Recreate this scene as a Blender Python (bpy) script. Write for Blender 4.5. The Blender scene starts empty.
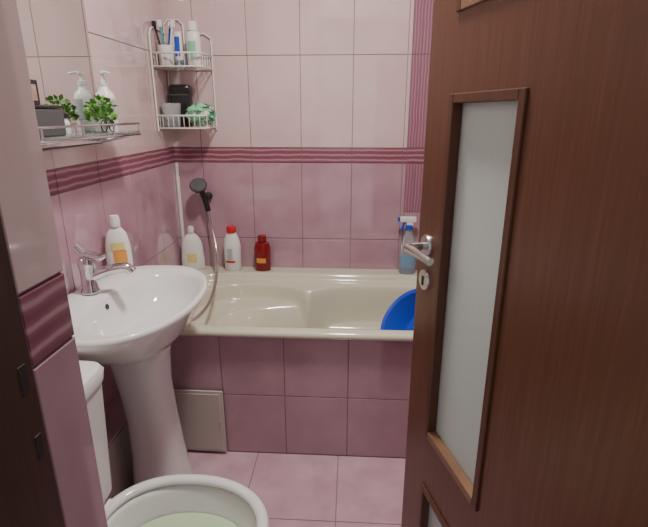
import bpy, bmesh, math, random
from mathutils import Vector, Matrix
random.seed(7)
SC = bpy.context.scene.collection

# ------------------------------------------------------------------ materials
def mat(name, col, rough=0.5, metal=0.0, trans=0.0, ior=1.45, coat=0.0, alpha=1.0, sss=0.0):
    m = bpy.data.materials.new(name); m.use_nodes = True
    b = m.node_tree.nodes["Principled BSDF"]
    b.inputs["Base Color"].default_value = (*col, 1)
    b.inputs["Roughness"].default_value = rough
    b.inputs["Metallic"].default_value = metal
    b.inputs["Transmission Weight"].default_value = trans
    b.inputs["IOR"].default_value = ior
    b.inputs["Coat Weight"].default_value = coat
    b.inputs["Alpha"].default_value = alpha
    return m

def mottled(name, c1, c2, scale=6, rough=0.15, detail=4, stretch=(1,1,1), bump=0.0, coat=0.0):
    m = mat(name, c1, rough, coat=coat); nt = m.node_tree; b = nt.nodes["Principled BSDF"]
    b.inputs["Coat Roughness"].default_value = 0.05
    g = nt.nodes.new("ShaderNodeNewGeometry")
    mp = nt.nodes.new("ShaderNodeMapping"); mp.inputs["Scale"].default_value = stretch
    nz = nt.nodes.new("ShaderNodeTexNoise"); nz.inputs["Scale"].default_value = scale
    nz.inputs["Detail"].default_value = detail
    r = nt.nodes.new("ShaderNodeValToRGB")
    r.color_ramp.elements[0].position = 0.3; r.color_ramp.elements[1].position = 0.7
    r.color_ramp.elements[0].color = (*c1, 1); r.color_ramp.elements[1].color = (*c2, 1)
    nt.links.new(g.outputs["Position"], mp.inputs["Vector"])
    nt.links.new(mp.outputs[0], nz.inputs["Vector"])
    nt.links.new(nz.outputs["Fac"], r.inputs[0])
    nt.links.new(r.outputs[0], b.inputs["Base Color"])
    if bump:
        bp = nt.nodes.new("ShaderNodeBump"); bp.inputs["Strength"].default_value = bump
        bp.inputs["Distance"].default_value = 0.002
        nt.links.new(nz.outputs["Fac"], bp.inputs["Height"]); nt.links.new(bp.outputs[0], b.inputs["Normal"])
    return m

def band_mat(name, axis, c1, c2, c3, freq):
    """striped relief border tile; stripes repeat along the given axis"""
    m = mat(name, c1, 0.2); nt = m.node_tree; b = nt.nodes["Principled BSDF"]
    g = nt.nodes.new("ShaderNodeNewGeometry"); s = nt.nodes.new("ShaderNodeSeparateXYZ")
    nz = nt.nodes.new("ShaderNodeTexNoise"); nz.inputs["Scale"].default_value = 14
    ma = nt.nodes.new("ShaderNodeMath"); ma.operation = 'MULTIPLY_ADD'; ma.inputs[1].default_value = 0.012
    mu = nt.nodes.new("ShaderNodeMath"); mu.operation = 'MULTIPLY'; mu.inputs[1].default_value = freq
    si = nt.nodes.new("ShaderNodeMath"); si.operation = 'SINE'
    mr = nt.nodes.new("ShaderNodeMapRange"); mr.inputs[1].default_value = -1
    r = nt.nodes.new("ShaderNodeValToRGB")
    r.color_ramp.elements[0].color = (*c1, 1); r.color_ramp.elements[1].color = (*c3, 1)
    e = r.color_ramp.elements.new(0.7); e.color = (*c2, 1)
    nt.links.new(g.outputs["Position"], s.inputs[0]); nt.links.new(g.outputs["Position"], nz.inputs["Vector"])
    nt.links.new(nz.outputs["Fac"], ma.inputs[0]); nt.links.new(s.outputs[axis], ma.inputs[2])
    nt.links.new(ma.outputs[0], mu.inputs[0]); nt.links.new(mu.outputs[0], si.inputs[0])
    nt.links.new(si.outputs[0], mr.inputs[0]); nt.links.new(mr.outputs[0], r.inputs[0])
    nt.links.new(r.outputs[0], b.inputs["Base Color"])
    return m

def wood_mat(name, c1, c2, c3, rough=0.38):
    m = mat(name, c1, rough); nt = m.node_tree; b = nt.nodes["Principled BSDF"]
    t = nt.nodes.new("ShaderNodeTexCoord")
    mp = nt.nodes.new("ShaderNodeMapping"); mp.inputs["Scale"].default_value = (34, 34, 1.3)
    nz = nt.nodes.new("ShaderNodeTexNoise"); nz.inputs["Scale"].default_value = 3; nz.inputs["Detail"].default_value = 6
    nz.inputs["Roughness"].default_value = 0.7
    r = nt.nodes.new("ShaderNodeValToRGB")
    r.color_ramp.elements[0].position = 0.25; r.color_ramp.elements[1].position = 0.75
    r.color_ramp.elements[0].color = (*c1, 1); r.color_ramp.elements[1].color = (*c3, 1)
    e = r.color_ramp.elements.new(0.5); e.color = (*c2, 1)
    nt.links.new(t.outputs["Object"], mp.inputs[0]); nt.links.new(mp.outputs[0], nz.inputs["Vector"])
    nt.links.new(nz.outputs["Fac"], r.inputs[0]); nt.links.new(r.outputs[0], b.inputs["Base Color"])
    bp = nt.nodes.new("ShaderNodeBump"); bp.inputs["Strength"].default_value = 0.06; bp.inputs["Distance"].default_value = 0.002
    nt.links.new(nz.outputs["Fac"], bp.inputs["Height"]); nt.links.new(bp.outputs[0], b.inputs["Normal"])
    return m

M_grout = mat("grout", (0.22, 0.16, 0.16), 0.8)
M_up = mottled("tile_pale_pink", (0.60, 0.445, 0.45), (0.66, 0.51, 0.51), 5, 0.08, 4, coat=1.0)
M_lo = mottled("tile_mauve", (0.38, 0.225, 0.275), (0.48, 0.305, 0.36), 7, 0.10, 5, coat=1.0)
M_apron = mottled("tile_mauve_apron", (0.38, 0.235, 0.275), (0.47, 0.30, 0.345), 7, 0.12, 5, coat=0.8)
M_band = band_mat("tile_border", 2, (0.21, 0.07, 0.105), (0.27, 0.105, 0.145), (0.42, 0.24, 0.28), 2*math.pi/0.024)
M_bandv = band_mat("tile_border_vertical", 0, (0.26, 0.11, 0.16), (0.31, 0.145, 0.20), (0.39, 0.215, 0.27), 2*math.pi/0.014)
M_floor = mottled("tile_floor_pink", (0.50, 0.31, 0.365), (0.62, 0.42, 0.475), 8, 0.08, 5, coat=1.0)
M_plaster = mottled("ceiling_paint", (0.75, 0.73, 0.72), (0.8, 0.78, 0.77), 3, 0.7)
M_wood = wood_mat("door_walnut_laminate", (0.098, 0.038, 0.018), (0.128, 0.051, 0.026), (0.168, 0.072, 0.039), 0.33)
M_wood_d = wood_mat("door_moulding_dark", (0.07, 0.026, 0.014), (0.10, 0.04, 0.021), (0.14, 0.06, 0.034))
M_woodedge = mat("moulding_ledge_tan", (0.24, 0.13, 0.075), 0.4)  # lighter tan for the bottom ledge of each pane moulding
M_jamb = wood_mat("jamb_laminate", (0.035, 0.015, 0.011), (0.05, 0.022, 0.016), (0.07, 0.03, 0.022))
M_frost = mottled("frosted_glass", (0.52, 0.61, 0.58), (0.58, 0.67, 0.645), 300, 0.35, 2, bump=0.1)
M_ceram = mat("ceramic_white", (0.74, 0.745, 0.73), 0.08, coat=0.3)
M_acryl = mat("bath_acrylic_ivory", (0.62, 0.61, 0.48), 0.10, coat=0.5)
M_chrome = mat("chrome", (0.75, 0.76, 0.78), 0.1, 1.0)
M_satin = mat("satin_nickel", (0.62, 0.61, 0.60), 0.25, 1.0)
M_mirror = mat("mirror_silver", (0.78, 0.81, 0.79), 0.01, 1.0)
M_black = mat("black_plastic", (0.02, 0.02, 0.022), 0.25)
M_dgrey = mat("dark_grey_plastic", (0.08, 0.08, 0.085), 0.4)
M_strike = mat("strike_plate_dark", (0.025, 0.018, 0.016), 0.5)
M_white = mat("white_plastic", (0.74, 0.74, 0.72), 0.3)
M_wire = mat("white_coated_wire", (0.78, 0.76, 0.71), 0.3)
M_cream = mat("access_panel_cream", (0.52, 0.47, 0.43), 0.4)
M_red = mat("red_plastic", (0.50, 0.02, 0.02), 0.25)
M_dred = mat("deep_red_bottle", (0.20, 0.010, 0.012), 0.12)
M_orange = mat("label_orange", (0.70, 0.30, 0.06), 0.4)
M_yellow = mat("label_yellow", (0.70, 0.58, 0.2), 0.4)
M_blue = mat("blue_plastic", (0.02, 0.07, 0.52), 0.25)
M_lblue = mat("light_blue_liquid", (0.25, 0.42, 0.62), 0.15, trans=0.3)
M_green = mat("leaf_green", (0.08, 0.26, 0.03), 0.5)
M_green2 = mat("leaf_light_green", (0.24, 0.42, 0.07), 0.5)
M_teal = mat("teal_plastic", (0.05, 0.35, 0.38), 0.35)
M_water = mat("toilet_water_green", (0.50, 0.63, 0.42), 0.03)
M_glass = mat("shelf_glass", (0.75, 0.88, 0.83), 0.03, trans=0.85)
M_clear = mat("clear_plastic", (0.85, 0.9, 0.92), 0.1, trans=0.8)
M_mesh = mat("sponge_mint", (0.22, 0.55, 0.34), 0.7)
M_mesh2 = mat("sponge_white", (0.66, 0.76, 0.68), 0.7)
M_grey = mat("grey_label", (0.4, 0.42, 0.45), 0.4)
M_card = mottled("printed_card", (0.35, 0.12, 0.10), (0.45, 0.35, 0.30), 40, 0.4)

# ------------------------------------------------------------------ helpers
def empty(name, loc=(0, 0, 0)):
    e = bpy.data.objects.new(name, None); e.empty_display_size = 0.05; SC.objects.link(e); e.location = loc
    return e

def finish(name, bm, mats, parent=None, smooth=False, loc=None, recalc=True):
    if recalc: bmesh.ops.recalc_face_normals(bm, faces=bm.faces)
    me = bpy.data.meshes.new(name); bm.to_mesh(me); bm.free()
    for m in (mats if isinstance(mats, (list, tuple)) else [mats]): me.materials.append(m)
    if smooth:
        for p in me.polygons: p.use_smooth = True
    o = bpy.data.objects.new(name, me); SC.objects.link(o)
    if loc is not None: o.location = loc
    if parent is not None: o.parent = parent
    return o

def sharp(o, ang=40):
    """smooth by angle"""
    me = o.data
    bm = bmesh.new(); bm.from_mesh(me)
    for e in bm.edges:
        if len(e.link_faces) == 2 and e.calc_face_angle(0) > math.radians(ang): e.smooth = False
    bm.to_mesh(me); bm.free()
    return o

def add_box(bm, x0, x1, y0, y1, z0, z1, mi=0, bev=0.0):
    b2 = bmesh.new(); bmesh.ops.create_cube(b2, size=1)
    for v in b2.verts:
        v.co = Vector(((x0+x1)/2 + v.co.x*(x1-x0), (y0+y1)/2 + v.co.y*(y1-y0), (z0+z1)/2 + v.co.z*(z1-z0)))
    if bev: bmesh.ops.bevel(b2, geom=b2.edges[:] , offset=bev, segments=2, affect='EDGES', profile=0.5)
    for f in b2.faces: f.material_index = mi
    me = bpy.data.meshes.new("t"); b2.to_mesh(me); b2.free(); bm.from_mesh(me); bpy.data.meshes.remove(me)

def box(name, x0, x1, y0, y1, z0, z1, m, parent=None, bev=0.003):
    bm = bmesh.new(); add_box(bm, x0, x1, y0, y1, z0, z1, 0, bev)
    return finish(name, bm, m, parent)

def loft(bm, rings, cap0=True, cap1=True, mis=None):
    vr = [[bm.verts.new(p) for p in r] for r in rings]
    n = len(vr[0])
    for i in range(len(vr)-1):
        for j in range(n):
            f = bm.faces.new((vr[i][j], vr[i][(j+1) % n], vr[i+1][(j+1) % n], vr[i+1][j]))
            if mis: f.material_index = mis[i]
    if cap0: bm.faces.new(list(reversed(vr[0])))
    if cap1:
        f = bm.faces.new(vr[-1])
        if mis: f.material_index = mis[-1]

def lathe(name, prof, loc, mats, parent=None, sx=1, sy=1, seg=32, mis=None, rot=None, cap0=True, cap1=True, shp=40):
    bm = bmesh.new()
    rings = [[(r*sx*math.cos(2*math.pi*k/seg), r*sy*math.sin(2*math.pi*k/seg), z) for k in range(seg)] for r, z in prof]
    loft(bm, rings, cap0, cap1, mis)
    o = finish(name, bm, mats, parent, True, loc)
    sharp(o, shp)
    if rot: o.rotation_euler = rot
    return o

def patch(name, prof, m, parent, sx=1, sy=1, a0=-150, a1=-30, seg=20):
    """label wrapped round part of a bottle, facing -Y by default"""
    bm = bmesh.new(); rows = []
    for r, z in prof:
        rows.append([bm.verts.new((r*sx*math.cos(math.radians(a0+(a1-a0)*k/seg)), r*sy*math.sin(math.radians(a0+(a1-a0)*k/seg)), z)) for k in range(seg+1)])
    for i in range(len(rows)-1):
        for k in range(seg): bm.faces.new((rows[i][k], rows[i][k+1], rows[i+1][k+1], rows[i+1][k]))
    return finish(name, bm, m, parent, True, recalc=False)

def tube(name, pts, r, m, parent=None, cyclic=False, smooth=True, res=4):
    cu = bpy.data.curves.new(name, 'CURVE'); cu.dimensions = '3D'; cu.bevel_depth = r; cu.bevel_resolution = res
    cu.use_fill_caps = True
    if smooth and len(pts) > 2:
        sp = cu.splines.new('NURBS'); sp.points.add(len(pts)-1); sp.order_u = 3; sp.use_endpoint_u = not cyclic; sp.resolution_u = 8
    else:
        sp = cu.splines.new('POLY'); sp.points.add(len(pts)-1)
    for p, q in zip(sp.points, pts): p.co = (*q, 1)
    sp.use_cyclic_u = cyclic
    o = bpy.data.objects.new(name, cu); SC.objects.link(o)
    cu.materials.append(m)
    dg = bpy.context.evaluated_depsgraph_get(); dg.update()
    me = bpy.data.meshes.new_from_object(o.evaluated_get(dg))
    bpy.data.objects.remove(o); bpy.data.curves.remove(cu)
    me.name = name
    for p in me.polygons: p.use_smooth = True
    o = bpy.data.objects.new(name, me); SC.objects.link(o)
    if not me.materials: me.materials.append(m)
    if parent is not None: o.parent = parent
    return o

# tiled surface: cells (u0,u1,v0,v1,mat index) mapped on a plane with normal direction
def tiled(name, slab, cells, mapf, mats, th=0.003, gap=0.0014):
    bm = bmesh.new()
    add_box(bm, *slab, 0, 0)
    for (u0, u1, v0, v1, mi) in cells:
        g = gap; b = 0.0016
        base = [(u0+g, v0+g), (u1-g, v0+g), (u1-g, v1-g), (u0+g, v1-g)]
        top = [(u0+g+b, v0+g+b), (u1-g-b, v0+g+b), (u1-g-b, v1-g-b), (u0+g+b, v1-g-b)]
        vb = [bm.verts.new(mapf(u, v, -0.001)) for u, v in base]
        vt = [bm.verts.new(mapf(u, v, th)) for u, v in top]
        vm = [bm.verts.new(mapf(u, v, th-b*0.6)) for u, v in base]
        fs = [bm.faces.new(vt)]
        for i in range(4):
            j = (i+1) % 4
            fs.append(bm.faces.new((vb[i], vb[j], vm[j], vm[i])))
            fs.append(bm.faces.new((vm[i], vm[j], vt[j], vt[i])))
        for f in fs: f.material_index = mi
    return finish(name, bm, mats, recalc=True)

# ------------------------------------------------------------------ room shell
XL, XR, YB, YF, ZC = -0.893, 0.70, 2.393, 0.459, 2.50
zrows_low = [(-0.06, 0.33), (0.33, 0.725), (0.725, 1.113)]
zrows_up = [(1.187, 1.607), (1.607, 2.02), (2.02, 2.44)]
def cells_for(ub, lo=1, up=2, band=3, skip=None):
    c = []
    for a, b in zip(ub[:-1], ub[1:]):
        if b-a < 0.01: continue
        for z0, z1 in zrows_low: c.append((a, b, max(z0, 0.0), z1, lo))
        c.append((a, b, 1.113, 1.187, band))
        for z0, z1 in zrows_up: c.append((a, b, z0, z1, up))
    return c
mats_w = [M_grout, M_lo, M_up, M_band, M_bandv]
cb = cells_for([XL, -0.75, -0.5, -0.25, 0.0, 0.25, 0.268])
c2 = []
for (a, b, z0, z1, mi) in cells_for([0.352, 0.60, XR]): c2.append((a, b, z0, z1, mi))
vs = []
for z0, z1 in [(0.0, .33), (.33, .725)]: vs.append((0.268, 0.352, z0, z1, 1))
for z0, z1 in [(0.725, 0.87)]: vs.append((0.268, 0.352, z0, z1, 1))
for z0, z1 in [(0.87, 1.113), (1.113, 1.187), (1.187, 1.607), (1.607, 2.02), (2.02, 2.44)]:
    vs.append((0.268, 0.310, z0, z1, 4)); vs.append((0.310, 0.352, z0, z1, 4))
vs[5] = (0.268, 0.352, 1.113, 1.187, 3); del vs[6]
tiled("wall_back", (XL-0.1, XR+0.1, YB, YB+0.1, 0, ZC), cb+c2+vs, lambda u, v, n: (u, YB-n, v), mats_w)
ub = [YB-0.25*i for i in range(8)]; ub.append(YF); ub = sorted(ub)
tiled("wall_left", (XL-0.1, XL, YF-0.1, YB, 0, ZC), cells_for(ub), lambda u, v, n: (XL+n, u, v), mats_w)
tiled("wall_right", (XR, XR+0.1, YF-0.1, YB, 0, ZC), cells_for(ub), lambda u, v, n: (XR-n, u, v), mats_w)
JX = -0.300
fcells = cells_for([XL, -0.80, -0.55, JX-0.004])
o = tiled("wall_front", (XL-0.1, JX-0.004, 0.25, YF-0.003, 0, ZC), fcells, lambda u, v, n: (u, YF-0.003+n, v), mats_w)
rc = cells_for([0.383, YF-0.001])
o2 = tiled("wall_reveal", (JX-0.006, JX-0.003, 0.383, YF-0.004, 0, ZC-0.001), rc, lambda u, v, n: (JX-0.003+n, u, v), mats_w)
fc2 = cells_for([0.43, 0.60, XR])
tiled("wall_front_hinge_side", (0.43, XR, 0.25, YF-0.003, 0, ZC), fc2, lambda u, v, n: (u, YF-0.003+n, v), mats_w)
box("wall_lintel", JX-0.004, 0.43, 0.25, YF-0.003, 2.10, ZC, M_plaster, bev=0)
fx = [XL]+[-0.035+0.333*k for k in range(-2, 3)]+[XR]
fy = sorted([1.63-0.333*k for k in range(0, 7)]+[YB, 1.963])
fcells = [(a, b, c, d, 1) for a, b in zip(fx[:-1], fx[1:]) for c, d in zip(fy[:-1], fy[1:])]
tiled("floor", (-1.2, 1.2, -0.9, YB+0.1, -0.1, -0.003), fcells, lambda u, v, n: (u, v, -0.003+n), [M_grout, M_floor])
box("ceiling", XL-0.1, XR+0.1, 0.2, YB+0.1, ZC, ZC+0.1, M_plaster, bev=0)
tube("trim_1", [(XL+0.010, YB-0.010, 0.57), (XL+0.010, YB-0.010, 1.112)], 0.009, M_wire, smooth=False)
jb = empty("door_frame")
bm = bmesh.new(); add_box(bm, JX-0.03, JX+0.002, 0.10, 0.3825, 0, 2.10, 0, 0.002)
finish("jamb_left", bm, M_jamb, jb)
bm = bmesh.new(); add_box(bm, 0.40, 0.43, 0.10, YF-0.02, 0, 2.10, 0, 0.002)
finish("jamb_right", bm, M_jamb, jb)
bm = bmesh.new(); add_box(bm, JX-0.03, 0.43, 0.10, 0.3825, 2.07, 2.10, 0, 0.002)
finish("jamb_head", bm, M_jamb, jb)
bm = bmesh.new(); add_box(bm, JX+0.0015, JX+0.0025, 0.362, 0.373, 1.097, 1.126, 0, 0.0004); add_box(bm, JX+0.0015, JX+0.0025, 0.365, 0.374, 1.024, 1.050, 0, 0.0004)
finish("strike_plate", bm, M_strike, jb)

# ------------------------------------------------------------------ door (open into the room)
A = math.radians(15.7)
door = empty("door_1", (0.164, 1.11, 0.0))
ex = Vector((math.sin(A), -math.cos(A), 0)); ey = Vector((math.cos(A), math.sin(A), 0))
door.rotation_euler = (0, 0, math.atan2(ex.y, ex.x))
W, T, DH = 0.70, 0.036, 2.03
openings = [(0.10, 0.44), (0.60, 1.375), (1.535, 1.93)]
S0, S1 = 0.118, 0.350
bm = bmesh.new()
zs = [0.008]+[z for o_ in openings for z in o_]+[DH]
add_box(bm, 0, S0, 0, T, 0.008, DH, 0, 0.0)
add_box(bm, S1, W, 0, T, 0.008, DH, 0, 0.0)
for i in range(0, len(zs), 2): add_box(bm, S0, S1, 0, T, zs[i], zs[i+1], 0, 0)
bmesh.ops.remove_doubles(bm, verts=bm.verts, dist=1e-5)
leaf = finish("leaf", bm, M_wood, door)
for k, (z0, z1) in enumerate(openings):
    box("glass_pane_%d" % k, S0+0.001, S1-0.001, 0.018, 0.023, z0+0.001, z1-0.001, M_frost, door, 0)
    for side, (ya, yb) in (("in", (-0.005, 0.017)), ("out", (0.024, T+0.005))):
        bm = bmesh.new(); w = 0.013
        add_box(bm, S0-0.008, S0+w-0.003, ya, yb, z0-0.008, z1+0.008, 0, 0.002)
        add_box(bm, S1-w+0.003, S1+0.008, ya, yb, z0-0.008, z1+0.008, 0, 0.002)
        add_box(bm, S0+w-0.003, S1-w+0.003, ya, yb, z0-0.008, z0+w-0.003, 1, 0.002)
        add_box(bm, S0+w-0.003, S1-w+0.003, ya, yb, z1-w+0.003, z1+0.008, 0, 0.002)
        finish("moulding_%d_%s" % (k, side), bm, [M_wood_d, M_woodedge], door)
def disc_prof(r, h): return [(r, 0), (r, h*0.6), (r*0.93, h), (r*0.5, h*1.05), (0.001, h*1.05)]
for side, s, y0 in (("in", -1, 0.0), ("out", 1, T)):
    hx, hz = 0.052, 1.058
    rt = (math.radians(90) if s < 0 else math.radians(-90), 0, 0)
    lathe("rosette_"+side, disc_prof(0.026, 0.009), (hx, y0, hz), M_satin, door, rot=rt)
    lathe("key_rosette_"+side, disc_prof(0.025, 0.008), (hx, y0, hz-0.083), M_satin, door, rot=rt)
    box("key_slot_"+side, hx-0.003, hx+0.003, min(y0+s*0.0075, y0+s*0.0105), max(y0+s*0.0075, y0+s*0.0105), hz-0.095, hz-0.073, M_black, door, 0.0005)
    tube("lever_"+side, [(hx, y0+s*0.006, hz), (hx, y0+s*0.03, hz), (hx, y0+s*0.05, hz), (hx+0.012, y0+s*0.056, hz), (hx+0.04, y0+s*0.056, hz+0.004), (hx+0.08, y0+s*0.055, hz+0.003), (hx+0.115, y0+s*0.047, hz-0.002)], 0.009, M_satin, door)
bm = bmesh.new()
for z in (0.25, 1.8): add_box(bm, W-0.004, W+0.008, -0.004, 0.006, z, z+0.1, 0, 0.002)
finish("hinges", bm, M_satin, door)

# ------------------------------------------------------------------ bathtub
def sstep(a, b, x):
    t = max(0, min(1, (x-a)/(b-a))); return t*t*(3-2*t)
TX0, TX1, TY0, TY1, TZ = XL+0.004, XR-0.004, 1.60, YB-0.004, 0.565
def tubz(x, y):
    cx, cy = (TX0+TX1)/2, 1.972
    a, b = (TX1-TX0)/2-0.07, 0.322
    q = (abs((x-cx)/a)**5+abs((y-cy)/b)**5)**(1/5)
    ledge = 0.034*sstep(1.0, 0.975, q)
    def lobe(px, py, rx, ry, n=2.3): return (abs((x-px)/rx)**n+abs((y-py)/ry)**n)**(1/n)
    # scalloped elbow rests: two rounded lobes, the left one a shallower seat
    q1 = lobe(-0.455, 1.955, 0.300, 0.270)
    q2 = lobe(0.18, 1.945, 0.425, 0.285, 2.8)
    d1 = 0.075*sstep(1.0, 0.92, q1)
    d1b = 0.19*sstep(1.0, 0.88, q2)
    d2 = 0.22*sstep(1.0, 0.55, lobe(0.0, 1.93, 0.60, 0.225, 2.6))
    return TZ-ledge-max(d1, d1b)-d2
bm = bmesh.new()
NX, NY = 300, 150
g = []
for j in range(NY+1):
    row = []
    for i in range(NX+1):
        x = TX0+(TX1-TX0)*i/NX; y = TY0+(TY1-TY0)*j/NY
        z = tubz(x, y)
        de = y-TY0
        if de < 0.010: z -= 0.010*(1-math.sqrt(max(0, 1-(1-de/0.010)**2)))
        row.append(bm.verts.new((x, y, z)))
    g.append(row)
for j in range(NY):
    for i in range(NX): bm.faces.new((g[j][i], g[j][i+1], g[j+1][i+1], g[j+1][i]))
prev = g[0]
for (dy, z) in [(0.0, TZ-0.018), (0.004, TZ-0.024), (0.022, TZ-0.024)]:
    cur = [bm.verts.new((v.co.x, TY0+dy, z)) for v in g[0]]
    for i in range(NX): bm.faces.new((prev[i], cur[i], cur[i+1], prev[i+1]))
    prev = cur
tub = finish("bathtub", bm, M_acryl, None, True, recalc=True)
lathe("drain", [(0.03, 0), (0.03, 0.004), (0.012, 0.005), (0.001, 0.002)], (0.15, 1.92, tubz(0.15, 1.92)), M_chrome, tub)

ac = []
for a, b in zip([XL, -0.75, -0.5, -0.25, 0.0, 0.25, 0.5], [-0.75, -0.5, -0.25, 0.0, 0.25, 0.5, XR]):
    ac.append((a, b, 0.002, 0.275, 1)); ac.append((a, b, 0.275, 0.537, 1))
tiled("tiled_bath_apron", (XL+0.002, XR-0.002, 1.630, 1.645, 0, 0.539), ac, lambda u, v, n: (u, 1.630-n, v), [M_grout, M_apron])
ap = empty("access_panel", (-0.695, 1.620, 0.0)); ap.rotation_euler = (0, 0, math.radians(-1))
bm = bmesh.new(); add_box(bm, 0, 0.20, -0.008, 0, 0.012, 0.298, 0, 0.003); add_box(bm, 0.012, 0.188, -0.011, -0.007, 0.026, 0.285, 0, 0.002)
finish("cover", bm, M_cream, ap)
box("latch", 0.178, 0.186, -0.015, -0.011, 0.14, 0.165, M_grey, ap, 0.001)

# ------------------------------------------------------------------ washbasin
def outl(cx, cy, ab, af, b, nb, nf, z, seg=72):
    r = []
    for k in range(seg):
        t = 2*math.pi*k/seg; c, s = math.cos(t), math.sin(t)
        n = nf if c > 0 else nb; a = af if c > 0 else ab
        r.append((cx+a*math.copysign(abs(c)**(2/n), c), cy+b*math.copysign(abs(s)**(2/ (n if c<=0 else nf)), s), z))
    return r
BZ = 0.80; bcx, bcy = -0.675, 1.345
wb = empty("pedestal_washbasin")
bm = bmesh.new()
R_ = [outl(-0.69, bcy, 0.11, 0.09, 0.11, 2.2, 2.2, 0.63),
      outl(-0.69, bcy, 0.135, 0.135, 0.17, 2.4, 2.2, 0.655),
      outl(-0.69, bcy, 0.172, 0.175, 0.235, 2.6, 2.2, 0.70),
      outl(bcx, bcy, 0.211, 0.190, 0.292, 3, 2.15, 0.752),
      outl(bcx, bcy, 0.212, 0.207, 0.317, 3, 2.15, 0.778),
      outl(bcx, bcy, 0.212, 0.213, 0.324, 3, 2.15, 0.792),
      outl(bcx, bcy, 0.210, 0.210, 0.321, 3, 2.15, 0.802),
      outl(bcx, bcy, 0.204, 0.200, 0.311, 3, 2.15, 0.804),
      outl(-0.640, bcy, 0.137, 0.158, 0.262, 2.3, 2.15, 0.796),
      outl(-0.640, bcy, 0.130, 0.150, 0.252, 2.3, 2.15, 0.784),
      outl(-0.640, bcy, 0.120, 0.138, 0.229, 2.3, 2.15, 0.745),
      outl(-0.642, bcy, 0.102, 0.118, 0.190, 2.3, 2.15, 0.705),
      outl(-0.650, bcy, 0.07, 0.085, 0.13, 2.2, 2.1, 0.680),
      outl(-0.66, bcy, 0.03, 0.03, 0.04, 2, 2, 0.670)]
loft(bm, R_)
bs = finish("basin", bm, M_ceram, wb, True)
lathe("waste", [(0.022, 0), (0.022, 0.003), (0.01, 0.004), (0.001, 0.001)], (-0.66, bcy, 0.671), M_chrome, wb)
lathe("overflow_hole", [(0.009, 0), (0.009, 0.002), (0.001, 0.002)], (-0.764, bcy, 0.765), M_black, wb, rot=(0, math.radians(75), 0))
bm = bmesh.new()
pr = [(-0.662, 0.105, 0.120, 0.0), (-0.662, 0.103, 0.115, 0.03), (-0.664, 0.093, 0.102, 0.10), (-0.668, 0.083, 0.089, 0.22), (-0.675, 0.078, 0.083, 0.36), (-0.685, 0.080, 0.088, 0.48), (-0.69, 0.09, 0.10, 0.58), (-0.695, 0.108, 0.12, 0.655)]
loft(bm, [outl(cx, bcy+0.03, rx, rx, ry, 2.5, 2.4, z) for cx, rx, ry, z in pr])
finish("pedestal", bm, M_ceram, wb, True)
tp = empty("basin_tap", (-0.824, 1.372, 0.8045)); tp.scale = (1.12, 1.12, 1.12)
lathe("body", [(0.026, 0), (0.026, 0.006), (0.022, 0.012), (0.021, 0.06), (0.024, 0.085), (0.022, 0.10), (0.012, 0.108), (0.001, 0.109)], (0, 0, -0.0005), M_chrome, tp)
tube("spout", [(0.0, 0, 0.040), (0.035, 0.008, 0.056), (0.075, 0.018, 0.066), (0.104, 0.026, 0.067), (0.113, 0.028, 0.052)], 0.0155, M_chrome, tp)
bm = bmesh.new()
add_box(bm, -0.035, 0.022, -0.015, 0.015, 0.106, 0.119, 0, 0.004)
h = finish("lever", bm, M_chrome, tp); h.rotation_euler = (0, math.radians(15), 0); h.location = (0.0, 0, -0.002)
tube("lever_stick", [(-0.002, 0, 0.108), (-0.014, -0.002, 0.122), (-0.024, -0.004, 0.136)], 0.012, M_chrome, tp)

# ------------------------------------------------------------------ toilet
wc = empty("toilet")
ty = 0.855
bm = bmesh.new()
loft(bm, [outl(-0.50, ty, 0.16, 0.15, 0.11, 3, 2.3, 0.0), outl(-0.50, ty, 0.155, 0.145, 0.105, 3, 2.3, 0.05),
          outl(-0.48, ty, 0.15, 0.15, 0.10, 3, 2.3, 0.16), outl(-0.45, ty, 0.17, 0.20, 0.13, 3, 2.2, 0.27),
          outl(-0.42, ty, 0.20, 0.225, 0.168, 2.6, 2.1, 0.35), outl(-0.41, ty, 0.205, 0.225, 0.178, 2.4, 2.1, 0.385),
          outl(-0.41, ty, 0.20, 0.22, 0.174, 2.4, 2.1, 0.398), outl(-0.40, ty, 0.180, 0.195, 0.151, 2.2, 2.1, 0.398),
          outl(-0.40, ty, 0.174, 0.189, 0.145, 2.2, 2.1, 0.385), outl(-0.40, ty, 0.17, 0.18, 0.138, 2.2, 2.1, 0.36),
          outl(-0.40, ty, 0.15, 0.16, 0.12, 2.2, 2.1, 0.31), outl(-0.40, ty, 0.11, 0.13, 0.09, 2.1, 2.1, 0.25), outl(-0.40, ty, 0.06, 0.07, 0.06, 2, 2, 0.20)])
finish("bowl", bm, M_ceram, wc, True)
bm = bmesh.new(); loft(bm, [outl(-0.395, ty, 0.158, 0.162, 0.126, 2.1, 2.1, 0.333), outl(-0.395, ty, 0.158, 0.162, 0.126, 2.1, 2.1, 0.335)])
finish("water", bm, M_water, wc, False)
bm = bmesh.new()
def so(d, z): return outl(-0.402, ty, 0.205-d, 0.220-d, 0.176-d, 2.3, 2.1, z)
rr = [so(0.0, 0.403), so(-0.003, 0.410), so(0.002, 0.417), so(0.010, 0.420), so(0.021, 0.418), so(0.028, 0.411), so(0.026, 0.403)]
loft(bm, rr+[rr[0]], False, False)
bmesh.ops.remove_doubles(bm, verts=bm.verts, dist=1e-6)
finish("seat_ring", bm, M_ceram, wc, True)
bm = bmesh.new()
add_box(bm, -0.865, -0.56, ty-0.12, ty+0.12, 0.30, 0.375, 0, 0.02)
finish("tank_base", bm, M_ceram, wc, True)
def rrect(x0, x1, y0, y1, z, n=8): 
    cx, cy, a, b = (x0+x1)/2, (y0+y1)/2, (x1-x0)/2, (y1-y0)/2
    return outl(cx, cy, a, a, b, n, n, z)
bm = bmesh.new()
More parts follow.
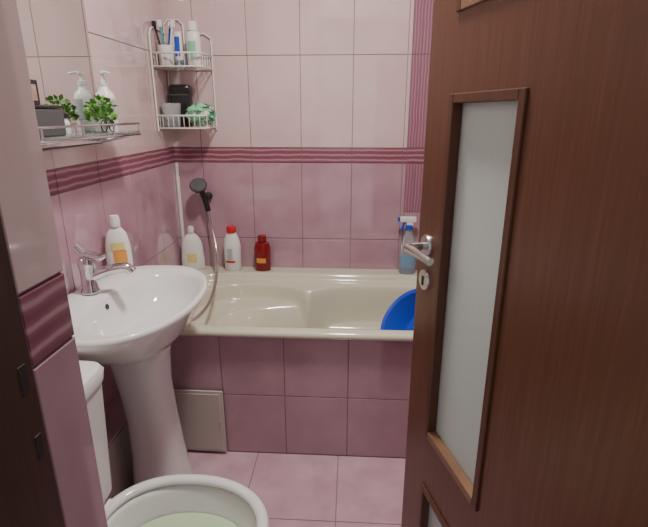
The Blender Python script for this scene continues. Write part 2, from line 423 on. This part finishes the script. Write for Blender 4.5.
loft(bm, [rrect(-0.86, -0.640, 0.70, 1.0, 0.375), rrect(-0.87, -0.615, 0.68, 1.010, 0.40), rrect(-0.88, -0.598, 0.67, 1.014, 0.725)])
o = finish("tank", bm, M_ceram, wc, True); sharp(o)
bm = bmesh.new()
loft(bm, [rrect(-0.885, -0.593, 0.664, 1.0165, 0.726), rrect(-0.886, -0.590, 0.66, 1.019, 0.750), rrect(-0.88, -0.596, 0.667, 1.012, 0.762), rrect(-0.86, -0.616, 0.687, 0.99, 0.766)])
o = finish("tank_lid", bm, M_ceram, wc, True); sharp(o)
lathe("flush_button", [(0.025, 0), (0.025, 0.006), (0.02, 0.009), (0.001, 0.009)], (-0.75, 0.83, 0.765), M_chrome, wc)
tube("seat_hinge", [(-0.590, ty-0.07, 0.415), (-0.590, ty+0.07, 0.415)], 0.009, M_white, wc, smooth=False)
pb = empty("pipe_box")
box("casing", XL+0.004, -0.785, 1.03, 1.60, 0.0, 0.300, M_cream, pb, 0.002)
box("tiled_top", XL+0.004, -0.777, 1.025, 1.605, 0.3005, 0.315, M_apron, pb, 0.002)

# ------------------------------------------------------------------ mirror + shelf
mr = empty("wall_mirror")
box("mirror_glass", XL+0.006, XL+0.011, 0.75, 1.685, 1.25, 2.05, M_mirror, mr, 0.001)
box("mirror_back", XL+0.0035, XL+0.006, 0.746, 1.690, 1.245, 2.055, M_dgrey, mr, 0)
sh = empty("glass_shelf")
SZ = 1.285
def rail(z, x0, x1, y0, y1): 
    return [(x0, y0, z), (x1-0.015, y0, z), (x1, y0+0.015, z), (x1, y1-0.015, z), (x1-0.015, y1, z), (x0, y1, z)]
box("glass_plate", XL+0.013, XL+0.122, 1.16, 1.735, SZ-0.003, SZ+0.003, M_glass, sh, 0.001)
tube("guard_rail", rail(SZ+0.028, XL+0.013, XL+0.128, 1.15, 1.745), 0.0035, M_chrome, sh, smooth=False)
tube("under_rail", rail(SZ-0.008, XL+0.013, XL+0.128, 1.15, 1.745), 0.0045, M_chrome, sh, smooth=False)
for i, y in enumerate((1.17, 1.36, 1.54, 1.725)):
    tube("rail_post_%d" % i, [(XL+0.128, y, SZ-0.008), (XL+0.128, y, SZ+0.028)], 0.003, M_chrome, sh, smooth=False)
for i, y in enumerate((1.25, 1.64)):
    tube("bracket_%d" % i, [(XL+0.004, y, SZ-0.030), (XL+0.05, y, SZ-0.028), (XL+0.127, y, SZ-0.010)], 0.006, M_chrome, sh)
s0 = SZ+0.0032
def pump_bottle(name, loc, h=0.13, r=0.032, label=M_green2):
    e = empty(name, loc)
    lathe("body", [(r*0.95, 0), (r, 0.005), (r, h*0.25), (r*1.001, h*0.72), (r*0.9, h*0.82), (r*0.45, h*0.92), (r*0.4, h)], (0, 0, 0), M_white, e)
    patch("label", [(r*1.012, h*0.25), (r*1.014, h*0.7)], label, e, a0=-110, a1=10)
    lathe("collar", [(r*0.45, 0), (r*0.45, 0.014), (r*0.2, 0.016), (r*0.18, 0.035), (r*0.35, 0.036), (r*0.35, 0.045), (0.001, 0.046)], (0, 0, h), M_white, e)
    tube("nozzle", [(0, 0, h+0.041), (r*0.7, -r*0.3, h+0.041), (r*1.1, -r*0.5, h+0.034)], 0.004, M_white, e)
    return e
pump_bottle("pump_bottle", (XL+0.048, 1.668, s0), 0.150, 0.032, M_grey)
def plant(name, loc, w=0.05, h=0.075, n=230):
    e = empty(name, loc)
    lathe("pot", [(0.018, 0), (0.024, 0.004), (0.028, 0.035), (0.029, 0.040), (0.026, 0.040), (0.024, 0.035), (0.001, 0.035)], (0, 0, 0), M_white, e)
    bm = bmesh.new()
    for i in range(n):
        a = random.uniform(0, 2*math.pi); u = random.random()**0.5
        p = Vector((math.cos(a)*w*0.8*u*0.95, math.sin(a)*w*u, 0.032+h*random.uniform(0, 1)*(1-0.45*u*u)))
        d = Vector((p.x, p.y, random.uniform(-0.01, 0.03))); d.normalize()
        s = d.cross(Vector((random.uniform(-1, 1), random.uniform(-1, 1), 1))).normalized()
        L = random.uniform(0.014, 0.024); ww = L*0.36
        up = s.cross(d)*ww*0.25
        vs_ = [bm.verts.new(q) for q in (p, p+d*L*0.5+s*ww+up, p+d*L, p+d*L*0.5-s*ww+up)]
        f = bm.faces.new(vs_); f.material_index = random.choice([0, 0, 1])
    for i in range(22):
        a = random.uniform(0, 2*math.pi); t = Vector((math.cos(a)*w*0.5, math.sin(a)*w*0.6, 0.05+h*0.6))
        b = Vector((0, 0, 0.030)); s = Vector((0.0008, 0.0008, 0))
        bm.faces.new([bm.verts.new(q) for q in (b-s, b+s, t+s, t-s)])
    finish("foliage", bm, [M_green, M_green2], e, recalc=False)
    return e
plant("potted_plant", (XL+0.078, 1.565, s0), 0.049, 0.078, 210)
orn = empty("wire_bicycle_ornament", (XL+0.118, 1.500, s0))
for nm, yy in (("front_wheel", -0.0), ("rear_wheel", 0.05)):
    pts = [(0, yy+0.018*math.cos(t*math.pi/8), 0.0205+0.018*math.sin(t*math.pi/8)) for t in range(16)]
    tube(nm, pts, 0.002, M_black, orn, True)
tube("frame_bar", [(0, 0, 0.02), (0, 0.015, 0.045), (0, 0.04, 0.045), (0, 0.05, 0.02), (0, 0.025, 0.02), (0, 0.015, 0.045)], 0.0018, M_black, orn, smooth=False)
cs = empty("storage_box")
box("body", XL+0.02, XL+0.10, 1.20, 1.325, s0, s0+0.07, M_dgrey, cs, 0.004)
box("lid", XL+0.018, XL+0.102, 1.198, 1.327, s0+0.071, s0+0.079, M_black, cs, 0.002)
pf = empty("picture_frame", (XL+0.03, 1.22, s0+0.0795))
box("frame_edge", 0, 0.012, 0.0, 0.10, 0, 0.065, M_black, pf, 0.002)
box("print", 0.0122, 0.0135, 0.012, 0.088, 0.012, 0.053, M_card, pf, 0)
cj = empty("cosmetic_jar", (XL+0.055, 1.38, s0))
lathe("jar", [(0.02, 0), (0.022, 0.003), (0.022, 0.035), (0.018, 0.038), (0.018, 0.045)], (0, 0, 0), M_white, cj)
lathe("cap", [(0.0205, 0), (0.0205, 0.012), (0.018, 0.014), (0.001, 0.014)], (0, 0, 0.0455), M_black, cj)

# ------------------------------------------------------------------ corner wire caddy
cd = empty("wire_shower_caddy")
cx0, cx1, cy0, cy1 = XL+0.010, -0.665, 2.20, YB-0.010
def rrectp(z, r=0.03):
    return [(cx0, cy0+0.0, z), (cx1-r, cy0, z), (cx1-r*0.3, cy0+r*0.3, z), (cx1, cy0+r, z), (cx1, cy1, z), (cx0, cy1, z)]
k = 0
for zf in (1.283, 1.545):
    tube("rim_%d" % k, rrectp(zf), 0.0035, M_wire, cd, True, False)
    tube("rim_up_%d" % k, rrectp(zf+0.055), 0.004, M_wire, cd, True, False)
    n = 9
    for i in range(1, n):
        x = cx0+(cx1-cx0)*i/n
        tube("slat_%d_%d" % (k, i), [(x, cy0, zf+0.055), (x, cy0, zf), (x, cy1, zf)], 0.002, M_wire, cd, smooth=False, res=2)
    for i in range(0, 5):
        y = cy0+0.03+(cy1-cy0-0.03)*i/4.2
        tube("side_%d_%d" % (k, i), [(cx1, y, zf+0.055), (cx1, y, zf)], 0.002, M_wire, cd, smooth=False, res=2)
        tube("sidel_%d_%d" % (k, i), [(cx0, y, zf+0.055), (cx0, y, zf)], 0.002, M_wire, cd, smooth=False, res=2)
    k += 1
tube("upright_left", [(cx0, cy0, 1.27), (cx0, cy0, 1.68)], 0.004, M_wire, cd, smooth=False)
tube("upright_corner", [(cx0, cy1, 1.27), (cx0, cy1, 1.74), (cx0+0.02, cy1, 1.76), (cx0+0.07, cy1, 1.76), (cx0+0.09, cy1, 1.74), (cx0+0.09, cy1, 1.545)], 0.004, M_wire, cd, smooth=False)
tube("upright_right", [(cx1, cy1, 1.27), (cx1, cy1, 1.68), (cx1-0.03, cy1, 1.70), (cx0+0.12, cy1, 1.70)], 0.004, M_wire, cd, smooth=False)
tube("arch_left", [(cx0, cy0, 1.66), (cx0, cy0+0.01, 1.70), (cx0, cy0+0.06, 1.71), (cx0, cy1-0.03, 1.71), (cx0, cy1, 1.70)], 0.004, M_wire, cd)
zt = 1.5495
cup = empty("toothbrush_cup", (-0.835, 2.255, zt))
lathe("cup", [(0.028, 0), (0.030, 0.003), (0.037, 0.085), (0.035, 0.085), (0.028, 0.006), (0.001, 0.006)], (0, 0, 0), M_white, cup)
for i, (dx, dy, m_) in enumerate([(-0.024, 0.0, M_black), (0.012, 0.01, M_blue), (-0.004, -0.015, M_teal), (0.024, -0.005, M_white)]):
    tube("brush_%d" % i, [(dx*0.5, dy*0.5, 0.01), (dx*1.0, dy, 0.09), (dx*1.8, dy*1.8, 0.175)], 0.0045, m_, cup)
    box("bristles_%d" % i, dx*1.8-0.009, dx*1.8+0.009, dy*1.8-0.006, dy*1.8+0.006, 0.155, 0.185, m_ if i == 0 else M_white, cup, 0.003)
tb = empty("toothpaste_tube", (-0.775, 2.250, zt))
lathe("tube_body", [(0.014, 0.024), (0.018, 0.03), (0.017, 0.09), (0.016, 0.14)], (0, 0, 0), M_white, tb, sy=0.6)
lathe("tube_cap", [(0.013, 0), (0.013, 0.022), (0.009, 0.0235)], (0, 0, 0), M_lblue, tb)
patch("tube_label", [(0.0182, 0.04), (0.0176, 0.12)], M_blue, tb, sy=0.62, a0=-150, a1=-60)
sb = empty("shampoo_bottle", (-0.708, 2.255, zt))
lathe("body", [(0.030, 0), (0.032, 0.004), (0.032, 0.11), (0.028, 0.135), (0.021, 0.143)], (0, 0, 0), M_white, sb, sy=0.8)
lathe("cap", [(0.022, 0), (0.022, 0.035), (0.018, 0.038), (0.001, 0.039)], (0, 0, 0.1435), M_white, sb)
patch("label", [(0.0325, 0.03), (0.0325, 0.10)], M_mesh, sb, sy=0.82, a0=-130, a1=-60)
lathe("mouthwash_bottle", [(0.02, 0), (0.021, 0.004), (0.021, 0.10), (0.01, 0.115), (0.01, 0.135), (0.001, 0.136)], (-0.748, 2.325, zt), M_lblue, None)
fw = empty("face_wash_tube", (-0.875+0.045, 2.345, zt))
lathe("body", [(0.016, 0.02), (0.02, 0.03), (0.019, 0.14)], (0, 0, 0), M_white, fw, sy=0.6)
lathe("cap", [(0.016, 0), (0.016, 0.0195)], (0, 0, 0), M_lblue, fw)
zl = 1.2875
tum = lathe("clear_tumbler", [(0.034, 0), (0.036, 0.003), (0.044, 0.105), (0.042, 0.105), (0.034, 0.005), (0.001, 0.005)], (-0.834, 2.252, zl), M_clear)
bx = empty("black_wash_bag"); box("bag", -0.865, -0.765, 2.31, 2.37, zl+0.0, zl+0.19, M_black, bx, 0.015)
box("zip", -0.86, -0.77, 2.306, 2.311, zl+0.14, zl+0.146, M_dgrey, bx, 0.001)
bm = bmesh.new()
for i in range(110):
    ax = Vector((random.gauss(0, 1), random.gauss(0, 1), random.gauss(0, 1))).normalized()
    o1 = ax.orthogonal().normalized(); o2 = ax.cross(o1)
    R0 = random.uniform(0.020, 0.042); prev_ = None; ph = random.uniform(0, 6)
    for t in range(0, 15):
        a = t/14*math.pi*1.5+ph
        rr_ = R0*(1+0.18*math.sin(5*a+ph))
        c = (o1*math.cos(a)+o2*math.sin(a))*rr_
        p1 = bm.verts.new(c+ax*(0.007+0.006*math.sin(7*a))); p2 = bm.verts.new(c*1.16-ax*(0.007-0.005*math.sin(6*a)))
        if prev_:
            f = bm.faces.new((prev_[0], prev_[1], p2, p1)); f.material_index = 0 if i % 4 else 1
        prev_ = (p1, p2)
for v in bm.verts: v.co.x *= 1.35; v.co.z *= 1.0; v.co.y *= 0.9
finish("mesh_bath_sponge", bm, [M_mesh, M_mesh2], None, True, (-0.700, 2.262, zl+0.056), recalc=False)

# ------------------------------------------------------------------ shower
sw = empty("hand_shower")
hp = Vector((-0.752, 2.30, 1.01))
lathe("wall_bracket", [(0.02, 0), (0.02, 0.02), (0.012, 0.03), (0.012, 0.05)], (-0.73, YB-0.004, 0.945), M_black, sw, rot=(math.radians(90), 0, 0))
hd = lathe("head", [(0.012, -0.028), (0.028, -0.018), (0.040, -0.006), (0.042, 0.002), (0.038, 0.006), (0.001, 0.007)], hp, [M_black, M_dgrey], sw, mis=[0, 0, 0, 0, 1, 1])
hd.rotation_euler = (math.radians(50), 0, math.radians(10))
lathe("face_plate", [(0.032, 0.0065), (0.032, 0.009), (0.001, 0.010)], hp, M_dgrey, sw).rotation_euler = (math.radians(50), 0, math.radians(10))
tube("handle", [hp+Vector((0.0, 0.02, -0.012)), hp+Vector((0.006, 0.033, -0.04)), hp+Vector((0.018, 0.040, -0.08)), hp+Vector((0.028, 0.042, -0.135))], 0.014, M_black, sw)
h0 = hp+Vector((0.028, 0.042, -0.135))
mx = empty("bath_mixer_tap")
tube("mixer_body", [(-0.865, 1.84, 0.66), (-0.865, 2.0, 0.66)], 0.022, M_chrome, mx, smooth=False)
for i, y in enumerate((1.86, 1.98)):
    tube("inlet_%d" % i, [(XL+0.004, y, 0.66), (-0.865, y, 0.66)], 0.017, M_chrome, mx, smooth=False)
tube("spout", [(-0.865, 1.92, 0.655), (-0.82, 1.92, 0.64), (-0.775, 1.92, 0.635), (-0.755, 1.92, 0.615)], 0.011, M_chrome, mx)
hs = tube("hose", [h0, h0+Vector((0.006, 0, -0.08)), (-0.700, 2.33, 0.75), (-0.675, 2.28, 0.66), (-0.645, 2.15, 0.60), (-0.610, 1.95, 0.575), (-0.590, 1.78, 0.576), (-0.605, 1.65, 0.576), (-0.69, 1.64, 0.580), (-0.77, 1.74, 0.60), (-0.835, 1.87, 0.625), (-0.86, 1.91, 0.645)], 0.0075, M_satin, sw, res=5)

# ------------------------------------------------------------------ bottles on the tub ledge / basin
fs = empty("hand_soap_bottle", (-0.830, 1.590, 0.8045)); fs.rotation_euler = (0, 0, math.radians(22))
lathe("body", [(0.038, 0), (0.043, 0.006), (0.044, 0.05), (0.041, 0.10), (0.033, 0.137), (0.020, 0.156), (0.014, 0.163)], (0, 0, 0), M_white, fs, sy=0.62, seg=40)
patch("label", [(0.0445, 0.030), (0.0452, 0.05), (0.0435, 0.080)], M_orange, fs, sy=0.64, a0=-110, a1=-50)
patch("label_upper", [(0.0436, 0.082), (0.0415, 0.108)], M_yellow, fs, sy=0.64, a0=-120, a1=-55)
lathe("cap", [(0.017, 0), (0.018, 0.022), (0.015, 0.038), (0.001, 0.040)], (0, 0, 0.1635), M_white, fs)
zb = TZ+0.0005
e = empty("shower_gel_bottle", (-0.822, 2.335, zb)); e.rotation_euler = (0, 0, math.radians(15))
w2 = 0.058; hb = 0.200
lathe("body", [(r*w2, z*hb) for r, z in [(0.92, 0), (1.0, 0.02), (1.02, 0.25), (0.95, 0.5), (0.90, 0.68), (0.74, 0.82), (0.48, 0.92), (0.27, 0.97), (0.27, 1.0)]], (0, 0, 0), M_white, e, sy=0.52, seg=40)
patch("label", [(1.03*w2, 0.22*hb), (1.035*w2, 0.30*hb), (0.99*w2, 0.45*hb)], M_yellow, e, sy=0.54, a0=-115, a1=-70)
lathe("cap", [(0.28*w2, 0), (0.28*w2, 0.021), (0.22*w2, 0.03), (0.001, 0.03)], (0, 0, hb+0.0005), M_white, e)
b = empty("cream_cleaner_bottle", (-0.612, 2.340, zb))
lathe("body", [(0.040, 0), (0.044, 0.005), (0.044, 0.135), (0.037, 0.17), (0.023, 0.200)], (0, 0, 0), M_white, b, sy=0.75)
patch("label", [(0.0446, 0.06), (0.0446, 0.12)], M_grey, b, sy=0.77, a0=-115, a1=-80)
patch("label_stripe", [(0.0448, 0.045), (0.0448, 0.056)], M_red, b, sy=0.78, a0=-130, a1=-65)
lathe("cap", [(0.024, 0), (0.024, 0.025), (0.020, 0.032), (0.001, 0.033)], (0, 0, 0.2005), M_red, b)
b = empty("red_shampoo_bottle", (-0.455, 2.342, zb))
lathe("body", [(0.038, 0), (0.042, 0.005), (0.042, 0.122), (0.034, 0.148), (0.018, 0.156)], (0, 0, 0), M_dred, b, sy=0.72)
patch("label", [(0.0426, 0.045), (0.0426, 0.07)], M_orange, b, sy=0.735, a0=-130, a1=-60)
lathe("cap", [(0.022, 0), (0.022, 0.026), (0.018, 0.030), (0.001, 0.031)], (0, 0, 0.1565), M_dred, b)
b = empty("trigger_spray_bottle", (0.292, 2.335, zb)); b.scale = (1.05, 1.05, 1.12)
lathe("body", [(0.036, 0), (0.040, 0.006), (0.040, 0.10), (0.032, 0.135), (0.027, 0.165), (0.017, 0.19), (0.015, 0.205)], (0, 0, 0), M_clear, b, sy=0.7)
lathe("liquid", [(0.036, 0.003), (0.0375, 0.01), (0.0375, 0.08)], (0, 0, 0), M_lblue, b, sy=0.66)
patch("label", [(0.0406, 0.03), (0.0406, 0.09)], M_lblue, b, sy=0.72, a0=-150, a1=-30)
lathe("collar", [(0.017, 0), (0.017, 0.02), (0.012, 0.024)], (0, 0, 0.203), M_blue, b)
bm = bmesh.new()
add_box(bm, -0.045, 0.032, -0.011, 0.011, 0.237, 0.262, 0, 0.005); add_box(bm, -0.012, 0.018, -0.01, 0.01, 0.220, 0.243, 0, 0.003)
add_box(bm, -0.056, -0.044, -0.008, 0.008, 0.241, 0.258, 1, 0.002)
finish("spray_head", bm, [M_white, M_blue], b)
tube("trigger", [(-0.02, 0, 0.240), (-0.03, 0, 0.220), (-0.038, 0, 0.195)], 0.005, M_blue, b)

# blue basin leaning inside the tub
bl = lathe("blue_washing_bowl", [(0.10, 0), (0.11, 0.004), (0.150, 0.10), (0.163, 0.104), (0.165, 0.100), (0.167, 0.104), (0.163, 0.109), (0.147, 0.104), (0.106, 0.008), (0.001, 0.007)],
           (0.335, 1.93, 0.425), M_blue, None, seg=56)
bl.rotation_euler = (math.radians(8), math.radians(-48), math.radians(20))

# ------------------------------------------------------------------ lighting
lamp = empty("ceiling_lamp", (-0.05, 1.25, ZC))
M_lamp = mat("lamp_diffuser", (0.9, 0.9, 0.9), 0.5)
lb = M_lamp.node_tree.nodes["Principled BSDF"]; lb.inputs["Emission Color"].default_value = (1, 0.94, 0.87, 1); lb.inputs["Emission Strength"].default_value = 14
lathe("diffuser", [(0.12, -0.002), (0.13, -0.02), (0.11, -0.045), (0.06, -0.06), (0.001, -0.063)], (0, 0, 0), M_lamp, lamp)
ld = bpy.data.lights.new("ceiling_light", 'AREA'); ld.shape = 'DISK'; ld.size = 0.2; ld.energy = 29; ld.color = (1.0, 0.945, 0.88)
lo = bpy.data.objects.new("ceiling_light", ld); SC.objects.link(lo); lo.location = (0, 0, -0.08); lo.parent = lamp
w = bpy.data.worlds.new("hall_ambient"); bpy.context.scene.world = w; w.use_nodes = True
w.node_tree.nodes["Background"].inputs[0].default_value = (0.98, 0.96, 0.97, 1); w.node_tree.nodes["Background"].inputs[1].default_value = 0.55

# ------------------------------------------------------------------ camera
cam = bpy.data.cameras.new("camera"); co = bpy.data.objects.new("camera", cam); SC.objects.link(co)
co.location = (0, 0, 1.345); co.rotation_euler = (math.radians(72.5), 0, math.radians(3.3))
cam.sensor_width = 36; cam.lens = 474/648*36; cam.clip_start = 0.01
bpy.context.scene.camera = co
